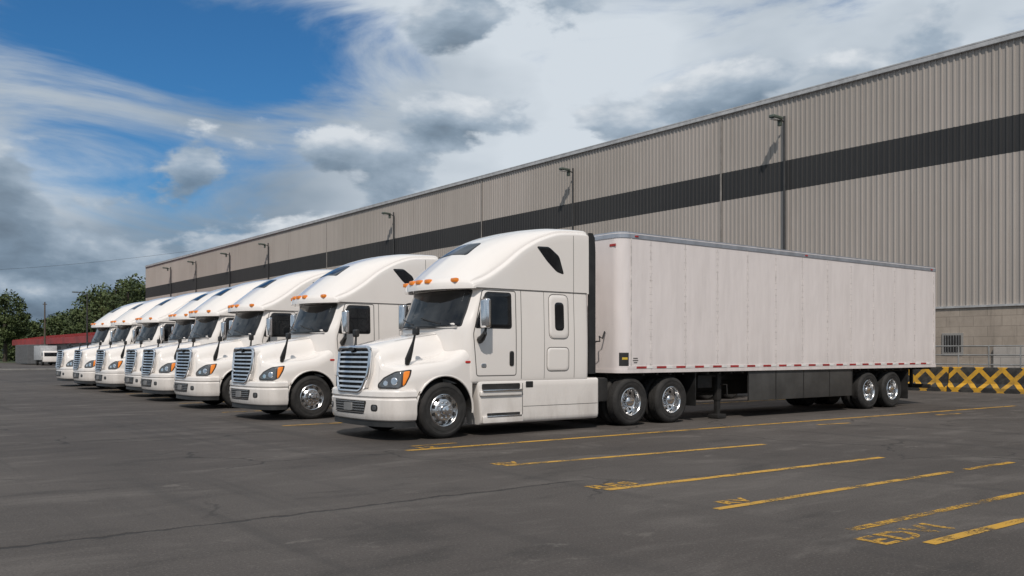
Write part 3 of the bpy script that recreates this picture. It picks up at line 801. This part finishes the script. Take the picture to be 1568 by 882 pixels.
wpart('pilasters', [((WX-.09, y, 1.8), (.1, .5, 3.4), .02) for y in (24.0, 22.0)], CB2)

POLE = simple('lamp_pole_metal', (.05, .05, .05), .5, .3)
HEAD = simple('lamp_head', (.10, .12, .10), .4, .2)
gp = G(); gp.add(*tube([(0, 0, 0), (0, 0, 13.9)], [.08, .06], 12)); gp.add(*box((0, 0, .12), (.3, .3, .24), .03)); gp.add(*tube([(0, 0, 13.6), (-.55, 0, 13.72)], .04, 8)); pmesh = gp.mesh('lp', POLE)
gh_ = G()
V, F = box((-.75, 0, 13.7), (.75, .42, .16), .06, seg=3); V = [(v[0], v[1]*(1.0 if v[0] > -.8 else .8), v[2]+(.04 if v[0] < -.8 else 0)) for v in V]; gh_.add(V, F); gh_.add(*box((-.4, 0, 13.5), (.16, .2, .35), .03)); hmesh = gh_.mesh('lh', HEAD)
gl_ = G(); gl_.add(*box((-.8, 0, 13.605), (.5, .3, .03), .01)); lmesh = gl_.mesh('ll', simple('lamp_glass', (.5, .5, .48), .2))
for y in (28.2, 44.8, 68.5, 96.4, 108.5, 121, 132):
    e = empty('street_lamp', (39.78, y, 0)); obj('pole', pmesh, e); obj('head', hmesh, e); obj('lens', lmesh, e)

RAIL = simple('galvanised_steel', (.35, .35, .34), .45, .5)
g = G()
for k in range(13): g.add(*tube([(38.4, 6+k*1.25, 0), (38.4, 6+k*1.25, 1.85)], .035, 8))
for z in (1.83, 1.45, 1.05, .6): g.add(*tube([(38.4, 6, z), (38.4, 21, z)], .028, 8))
for k in range(14, 40, 2): g.add(*tube([(38.4, 6+k*.25, 1.05), (38.4, 6+k*.25, 1.83)], .01, 6))
obj('metal_railing', g.mesh('rl', RAIL))
def mk_haz():
    m, nt, b = newmat('hazard_paint'); o = OBJ(nt); s = N(nt, 'ShaderNodeSeparateXYZ'); nt.links.new(o, s.inputs[0])
    u = M(nt, 'DIVIDE', s.outputs[1], .86); v = M(nt, 'DIVIDE', s.outputs[2], .86)
    a = M(nt, 'FRACT', M(nt, 'ADD', M(nt, 'ADD', u, v), 50)); c = M(nt, 'FRACT', M(nt, 'ADD', M(nt, 'SUBTRACT', u, v), 50.1))
    f = M(nt, 'MAXIMUM', M(nt, 'LESS_THAN', a, .27), M(nt, 'LESS_THAN', c, .27))
    n = NOISE(nt, o, 3, 7, .7)
    y = MIX(nt, RAMP(nt, n, .4, .7), (.62, .33, .02), (.34, .20, .04)); k = MIX(nt, RAMP(nt, n, .4, .7), (.018, .017, .016), (.06, .056, .05))
    col = MIX(nt, f, k, y); nt.links.new(col, b.inputs['Base Color']); b.inputs['Roughness'].default_value = .7; return m
HAZ = mk_haz()
sec = [(-.28, 0), (-.28, .18), (-.15, .34), (-.10, .96), (-.08, .98), (.08, .98), (.10, .96), (.15, .34), (.28, .18), (.28, 0)]
V = [(x, 0, z) for x, z in sec]+[(x, 2.97, z) for x, z in sec]; n = len(sec)
F = [(i, (i+1) % n, n+(i+1) % n, n+i) for i in range(n)]+[tuple(range(n)), tuple(range(n, 2*n))]
bmh = recalc(mesh_from('road_barrier', V, F, HAZ, None))
for k in range(9):
    o = obj('road_barrier', bmh, None, (35.8+random.uniform(-.03, .03), 20.6-k*3.0, 0)); o.rotation_euler.z = random.uniform(-.008, .008)

# ------------------------------------------------------------------ distance
gk = G(); gk.add(*box((-8, 88, .07), (60, .35, .14), .02)); obj('kerb', gk.mesh('kb', CON))
GRASS = simple('grass', (.045, .06, .02), .9, 0, var=.4, vs=.6, bump=.4, bs=3)
obj('grass_verge', mesh_from('grass', [(-300, 176, .004), (120, 150, .004), (400, 600, .004), (-400, 600, .004)], [(0, 1, 2, 3)], GRASS, None))
sh = empty('red_roof_shed', (24.5, 97, 0))
g = G(); g.add(*box((5, 32, 1.35), (10, 64, 2.7))); obj('walls', g.mesh('w', simple('shed_wall', (.32, .30, .28), .7), None), sh)
g = G(); V = [(-.5, -.5, 2.7), (10.5, -.5, 2.7), (10.5, 64.5, 2.7), (-.5, 64.5, 2.7), (-.5, -.5, 3.5), (10.5, -.5, 3.5), (10.5, 64.5, 3.5), (-.5, 64.5, 3.5), (5, -.5, 4.3), (5, 64.5, 4.3)]
g.add(V, [(0, 1, 2, 3), (0, 3, 7, 4), (1, 5, 6, 2), (0, 4, 8, 5, 1), (3, 2, 6, 9, 7), (4, 7, 9, 8), (5, 8, 9, 6)])
obj('roof', g.mesh('r', simple('red_roof_paint', (.30, .03, .028), .5, 0, var=.25, vs=.4), None), sh)
g = G()
for k in range(128): g.add(*box((2.25, -.2+k*.507, 3.93), (5.5, .05, .05), 0, Matrix.Rotation(-math.atan2(.8, 5.5), 4, 'Y')))
obj('roof_ribs', g.mesh('rr', simple('red_rib', (.22, .025, .022), .5), None), sh)
g = G()
for k in range(9): g.add(*box((-.03, 4+k*7, 1.2), (.06, 3.2, 2.3), .01))
obj('doors', g.mesh('d', simple('shed_door', (.12, .12, .12), .6), None), sh)
dt = empty('box_truck', (21.8, 119, 0), 0); dt.scale = (.8, .8, .8)
g = G(); g.add(*box((0, 4.2, 1.9), (2.3, 5.2, 2.2), .06)); obj('cargo_box', g.mesh('cb', simple('box_white', (.42, .43, .44), .5)), dt)
g = G(); V, F = box((0, .7, 1.35), (2.1, 1.7, 1.7), .18, seg=3); V = [(v[0], v[1]+(.35*max(0, (v[2]-1.3)) if v[1] < .5 else 0), v[2]) for v in V]; g.add(V, F); obj('cab', g.mesh('c', PAINT), dt)
g = G(); g.add(*box((0, .03, 1.65), (1.8, .12, .6), .05)); g.add(*box((0, .75, 1.7), (2.14, .8, .5), .05)); obj('windows', g.mesh('wi', GLASS), dt)
g = G()
for s in (-1, 1):
    for y in (1.0, 5.2): g.add(*cylx((s*.95, y, .45), .45, .3, 'x', 24))
g.add(*box((0, 3.6, .65), (1.2, 6.4, .25))); obj('wheels', g.mesh('wh', RUBBER), dt)
ct = empty('shipping_container', (22.2, 134, 0))
g = G(); g.add(*box((0, 0, 1.35), (2.4, 9, 2.5), .03))
for k in range(30):
    for s in (-1, 1): g.add(*box((s*1.21, -4.3+k*.3, 1.35), (.05, .12, 2.3)))
obj('body', g.mesh('b', simple('container_grey', (.12, .125, .13), .6), None), ct)
pc = empty('parked_car', (13.6, 108, 0), 0)
g = G(); V, F = box((0, 0, .62), (1.75, 4.3, .65), .14, seg=3); g.add(V, F); V, F = box((0, .2, 1.15), (1.5, 2.4, .55), .16, seg=3); V = [(v[0]*(1-.2*max(0, v[2]-1.1)), .2+(v[1]-.2)*(1-.5*max(0, v[2]-1.0)), v[2]) for v in V]; g.add(V, F); obj('body', g.mesh('b', simple('car_silver', (.4, .4, .42), .3, .4)), pc)
g = G(); g.add(*box((0, .2, 1.17), (1.52, 1.9, .32), .05)); obj('windows', g.mesh('w', GLASS), pc)
g = G()
for s in (-1, 1):
    for y in (-1.3, 1.35): g.add(*cylx((s*.78, y, .32), .32, .22, 'x', 20))
obj('wheels', g.mesh('w', RUBBER), pc)
WOOD = simple('pole_timber', (.09, .075, .06), .9)
def upole(x, y, h):
    e = empty('utility_pole', (x, y, 0)); g = G(); g.add(*tube([(0, 0, 0), (0, 0, h)], [.13, .08], 10))
    obj('post', g.mesh('p', WOOD), e)
    g = G(); g.add(*box((0, 0, h-.3), (.5, .08, .10))); obj('crossarm', g.mesh('c', WOOD), e)
upole(23.1, 130, 8.2); upole(-12, 130, 11)
e = empty('street_lamp', (22.8, 105, 0)); g = G(); g.add(*tube([(0, 0, 0), (0, 0, 8.0)], [.10, .06], 10)); g.add(*tube([(0, 0, 7.9), (-1.0, 0, 8.1)], .04, 8)); obj('pole', g.mesh('p', POLE), e); g = G(); g.add(*box((-1.2, 0, 8.08), (.6, .25, .12), .04)); obj('head', g.mesh('h', HEAD), e)
g = G(); pts = []
for k in range(31):
    t = k/30; pts.append((40*(1-t)-12*t, 122*(1-t)+130*t, 15.4*(1-t)+10.7*t-1.6*math.sin(math.pi*t)))
g.add(*tube(pts, .014, 5)); obj('overhead_wire', g.mesh('wi', BLACK))

def mk_leaf():
    m, nt, b = newmat('foliage'); o = OBJ(nt)
    ge = N(nt, 'ShaderNodeNewGeometry'); n = NOISE(nt, o, .35, 3)
    c = MIX(nt, RAMP(nt, n, .35, .65), (.022, .042, .012), (.065, .095, .026))
    c = MIX(nt, M(nt, 'MULTIPLY', ge.outputs['Random Per Island'], .5), c, (.085, .105, .035)); nt.links.new(c, b.inputs['Base Color']); b.inputs['Roughness'].default_value = .75
    return m
LEAF = mk_leaf(); BARK = simple('bark', (.05, .04, .03), .9)
def crown(center, rx, rz, nc, nl, ls):
    C = []
    for _ in range(nc):
        v = np.random.normal(size=3); v /= np.linalg.norm(v); r = np.random.uniform(.35, 1)**.5
        C.append((center[0]+v[0]*rx*r*.8, center[1]+v[1]*rx*r*.8, center[2]+v[2]*rz*r*.85, np.random.uniform(.18, .34)*rx))
    V = []
    for c in C:
        P = np.random.normal(size=(nl, 3)); P /= np.linalg.norm(P, axis=1)[:, None]; P *= (np.random.uniform(.3, 1.1, nl)**.5)[:, None]*c[3]; P[:, 2] *= .8
        P += np.array(c[:3])
        A = np.random.normal(size=(nl, 3)); A /= np.linalg.norm(A, axis=1)[:, None]; B = np.cross(A, np.random.normal(size=(nl, 3))); B /= np.linalg.norm(B, axis=1)[:, None]
        s = np.random.uniform(.5, 1.2, nl)[:, None]*ls
        V.append(np.stack([P-A*s, P-B*s*.6, P+A*s, P+B*s*.6], 1).reshape(-1, 3))
    return np.vstack(V)
def tree_geo(x, y, h, rx, nc=26, nl=90, ls=.28, base=.3):
    tr = G(); tr.add(*tube([(x, y, 0), (x+.1, y, h*.3), (x-.1, y+.1, h*.6), (x, y, h*.85)], [.03*h, .022*h, .014*h, .004*h], 8))
    for k in range(5):
        a = random.uniform(0, 6.28); z = h*random.uniform(.28, .55)
        tr.add(*tube([(x, y, z), (x+math.cos(a)*rx*.35, y+math.sin(a)*rx*.35, z+h*.1), (x+math.cos(a)*rx*.7, y+math.sin(a)*rx*.7, z+h*.22)], [.012*h, .008*h, .003*h], 6))
    rz = h*(1-base)/2
    return tr, crown((x, y, h-rz), rx, rz, nc, nl, ls)
def quads(V): return [tuple(range(4*i, 4*i+4)) for i in range(len(V)//4)]
def arr_mesh(name, V, mat):
    me = bpy.data.meshes.new(name); me.from_pydata(V.tolist(), [], quads(V)); me.materials.append(mat); me.update(); return me
e = empty('deciduous_tree'); t, Vc = tree_geo(24.5, 172, 12.2, 4.4, 44, 160, .24, .22); obj('trunk', t.mesh('t', BARK), e); obj('crown', arr_mesh('c', Vc, LEAF), e)
mass = empty('tree_line'); TG = G(); VS = []
def px2(p, d): s = (p-784)/1367; return .612*d+.791*s*d, .791*d-.612*s*d
LST = [(215, 156, 15.2, 5.4), (196, 152, 15.8, 6), (176, 156, 15.2, 5.8), (160, 160, 14.2, 5.4), (148, 165, 13.2, 5), (206, 168, 17, 6), (186, 170, 16.5, 5.5), (134, 172, 11.4, 5), (116, 176, 10.4, 5), (100, 176, 10.0, 5), (84, 178, 9.6, 4.8), (68, 178, 9.2, 4.8), (52, 180, 9.0, 4.8), (36, 182, 9.2, 4.8), (8, 184, 9.6, 5), (-12, 186, 10.5, 5), (-40, 186, 10, 5), (-75, 186, 9, 5.5), (-115, 186, 11, 5.5), (-160, 186, 10, 6), (-210, 188, 11, 6), (232, 176, 15, 5.5), (258, 185, 15, 6)]
for p, d, h, r in LST:
    x, y = px2(p, d); t, Vc = tree_geo(x, y, h, r, 38, 80, .30, .10); TG.add(t.V, t.F); VS.append(Vc)
for p in range(-220, 260, 12):
    x, y = px2(p, 168+random.uniform(-4, 6)); VS.append(crown((x, y, 1.8), 3.4, random.uniform(2.2, 3.6), 10, 60, .28))
obj('trunks', TG.mesh('t', BARK), mass); obj('foliage', arr_mesh('f', np.vstack(VS), LEAF), mass)

# ------------------------------------------------------------------ world
sun_from = Vector((-.62, -.76, 1.15)).normalized()
w = bpy.data.worlds.new('World'); sc.world = w; w.use_nodes = True; nt = w.node_tree
bg = nt.nodes['Background']; bg.inputs[1].default_value = .1
sky = N(nt, 'ShaderNodeTexSky', sky_type='NISHITA'); sky.sun_disc = False
sky.sun_elevation = math.asin(sun_from.z); sky.sun_rotation = math.atan2(sun_from.x, sun_from.y)
tc = N(nt, 'ShaderNodeTexCoord').outputs['Generated']
def dotmask(px, py, lo, hi):
    s = (px-784)/1367; t = (540-py)/1367
    v = Vector((.612+.791*s, .791-.612*s, t)).normalized()
    n = N(nt, 'ShaderNodeVectorMath', operation='DOT_PRODUCT'); nt.links.new(tc, n.inputs[0]); n.inputs[1].default_value = v
    return RAMP(nt, n.outputs['Value'], math.cos(math.radians(lo)), math.cos(math.radians(hi)))
skyc = N(nt, 'ShaderNodeMix', data_type='RGBA', blend_type='MULTIPLY'); skyc.inputs[0].default_value = 1
nt.links.new(sky.outputs[0], skyc.inputs[6]); skyc.inputs[7].default_value = (.24, .60, .90, 1)
sepw = N(nt, 'ShaderNodeSeparateXYZ'); nt.links.new(tc, sepw.inputs[0]); el = sepw.outputs[2]
blue = dotmask(250, 20, 17, 5)
lowl = dotmask(180, 330, 17, 6)
# thin high cloud layer
wisp = NOISE(nt, MAPV(nt, tc, (1, 1, 3.0), (3.1, 1.7, .4)), 2.6, 8, .58, .7)
cov1 = RAMP(nt, M(nt, 'ADD', wisp, M(nt, 'ADD', .20, M(nt, 'MULTIPLY', blue, -.22))), .44, .66)
tone = NOISE(nt, MAPV(nt, tc, (1, 1, 2.2), (.5, 2.2, 0)), 2.4, 5, .5)
tone = M(nt, 'ADD', tone, M(nt, 'SUBTRACT', M(nt, 'MULTIPLY', dotmask(760, 130, 16, 3), .14), M(nt, 'MULTIPLY', lowl, .08)))
r1 = N(nt, 'ShaderNodeValToRGB'); nt.links.new(tone, r1.inputs[0]); e_ = r1.color_ramp.elements
e_[0].position = .34; e_[0].color = (2.2, 2.9, 3.7, 1); e_[1].position = .66; e_[1].color = (6.4, 7.0, 7.6, 1)
m1 = N(nt, 'ShaderNodeMix', data_type='RGBA'); nt.links.new(cov1, m1.inputs[0]); nt.links.new(skyc.outputs[2], m1.inputs[6]); nt.links.new(r1.outputs[0], m1.inputs[7])
# cumulus layer, light tops and shaded undersides painted from offset density
def dens(off):
    v = MAPV(nt, tc, (1, 1, 2.1), (.9, .3, off))
    return NOISE(nt, v, 5.2, 9, .53, .1)
dA, dB = dens(0.0), dens(.045)
lowm = M(nt, 'SUBTRACT', 1.0, RAMP(nt, el, .10, .30))
right = dotmask(1200, 100, 24, 6)
bias = M(nt, 'ADD', M(nt, 'MULTIPLY', lowm, .07), M(nt, 'ADD', M(nt, 'MULTIPLY', right, .04), M(nt, 'MULTIPLY', blue, -.10)))
bias = M(nt, 'ADD', bias, M(nt, 'MULTIPLY', lowl, .07))
cov2 = RAMP(nt, M(nt, 'ADD', dA, bias), .53, .59)
edge = RAMP(nt, M(nt, 'ADD', dA, bias), .54, .72)
br = M(nt, 'ADD', M(nt, 'MULTIPLY', M(nt, 'SUBTRACT', dA, dB), 3.4), M(nt, 'SUBTRACT', .68, M(nt, 'MULTIPLY', edge, .34)))
br = M(nt, 'SUBTRACT', br, M(nt, 'MULTIPLY', dotmask(30, 300, 12, 3), .14), clamp=True)
r2 = N(nt, 'ShaderNodeValToRGB'); nt.links.new(br, r2.inputs[0]); els = r2.color_ramp.elements
els[0].position = 0; els[0].color = (1.0, 1.4, 1.9, 1); els[1].position = 1; els[1].color = (7.0, 7.4, 7.8, 1)
a1 = els.new(.35); a1.color = (1.9, 2.6, 3.4, 1); a2 = els.new(.65); a2.color = (3.4, 4.2, 5.1, 1)
m2 = N(nt, 'ShaderNodeMix', data_type='RGBA'); nt.links.new(M(nt, 'MULTIPLY', cov2, .92), m2.inputs[0]); nt.links.new(m1.outputs[2], m2.inputs[6]); nt.links.new(r2.outputs[0], m2.inputs[7])
nt.links.new(m2.outputs[2], bg.inputs[0])

sl = bpy.data.lights.new('sun', 'SUN'); sl.energy = 3.0; sl.angle = math.radians(.6); sl.color = (1, .915, .83)
so = bpy.data.objects.new('sun', sl); COL.objects.link(so); so.rotation_euler = (-sun_from).to_track_quat('-Z', 'Y').to_euler()

cam = bpy.data.cameras.new('camera'); co = bpy.data.objects.new('camera', cam); COL.objects.link(co)
cam.lens = 36*1367/1568; cam.sensor_width = 36; cam.shift_y = 99/1568; cam.clip_end = 5000
co.location = (0, 0, 1.55); co.rotation_euler = (math.radians(90), 0, math.radians(-37.7)); sc.camera = co
sc.view_settings.view_transform = 'Standard'; sc.view_settings.look = 'None'; sc.view_settings.exposure = 0
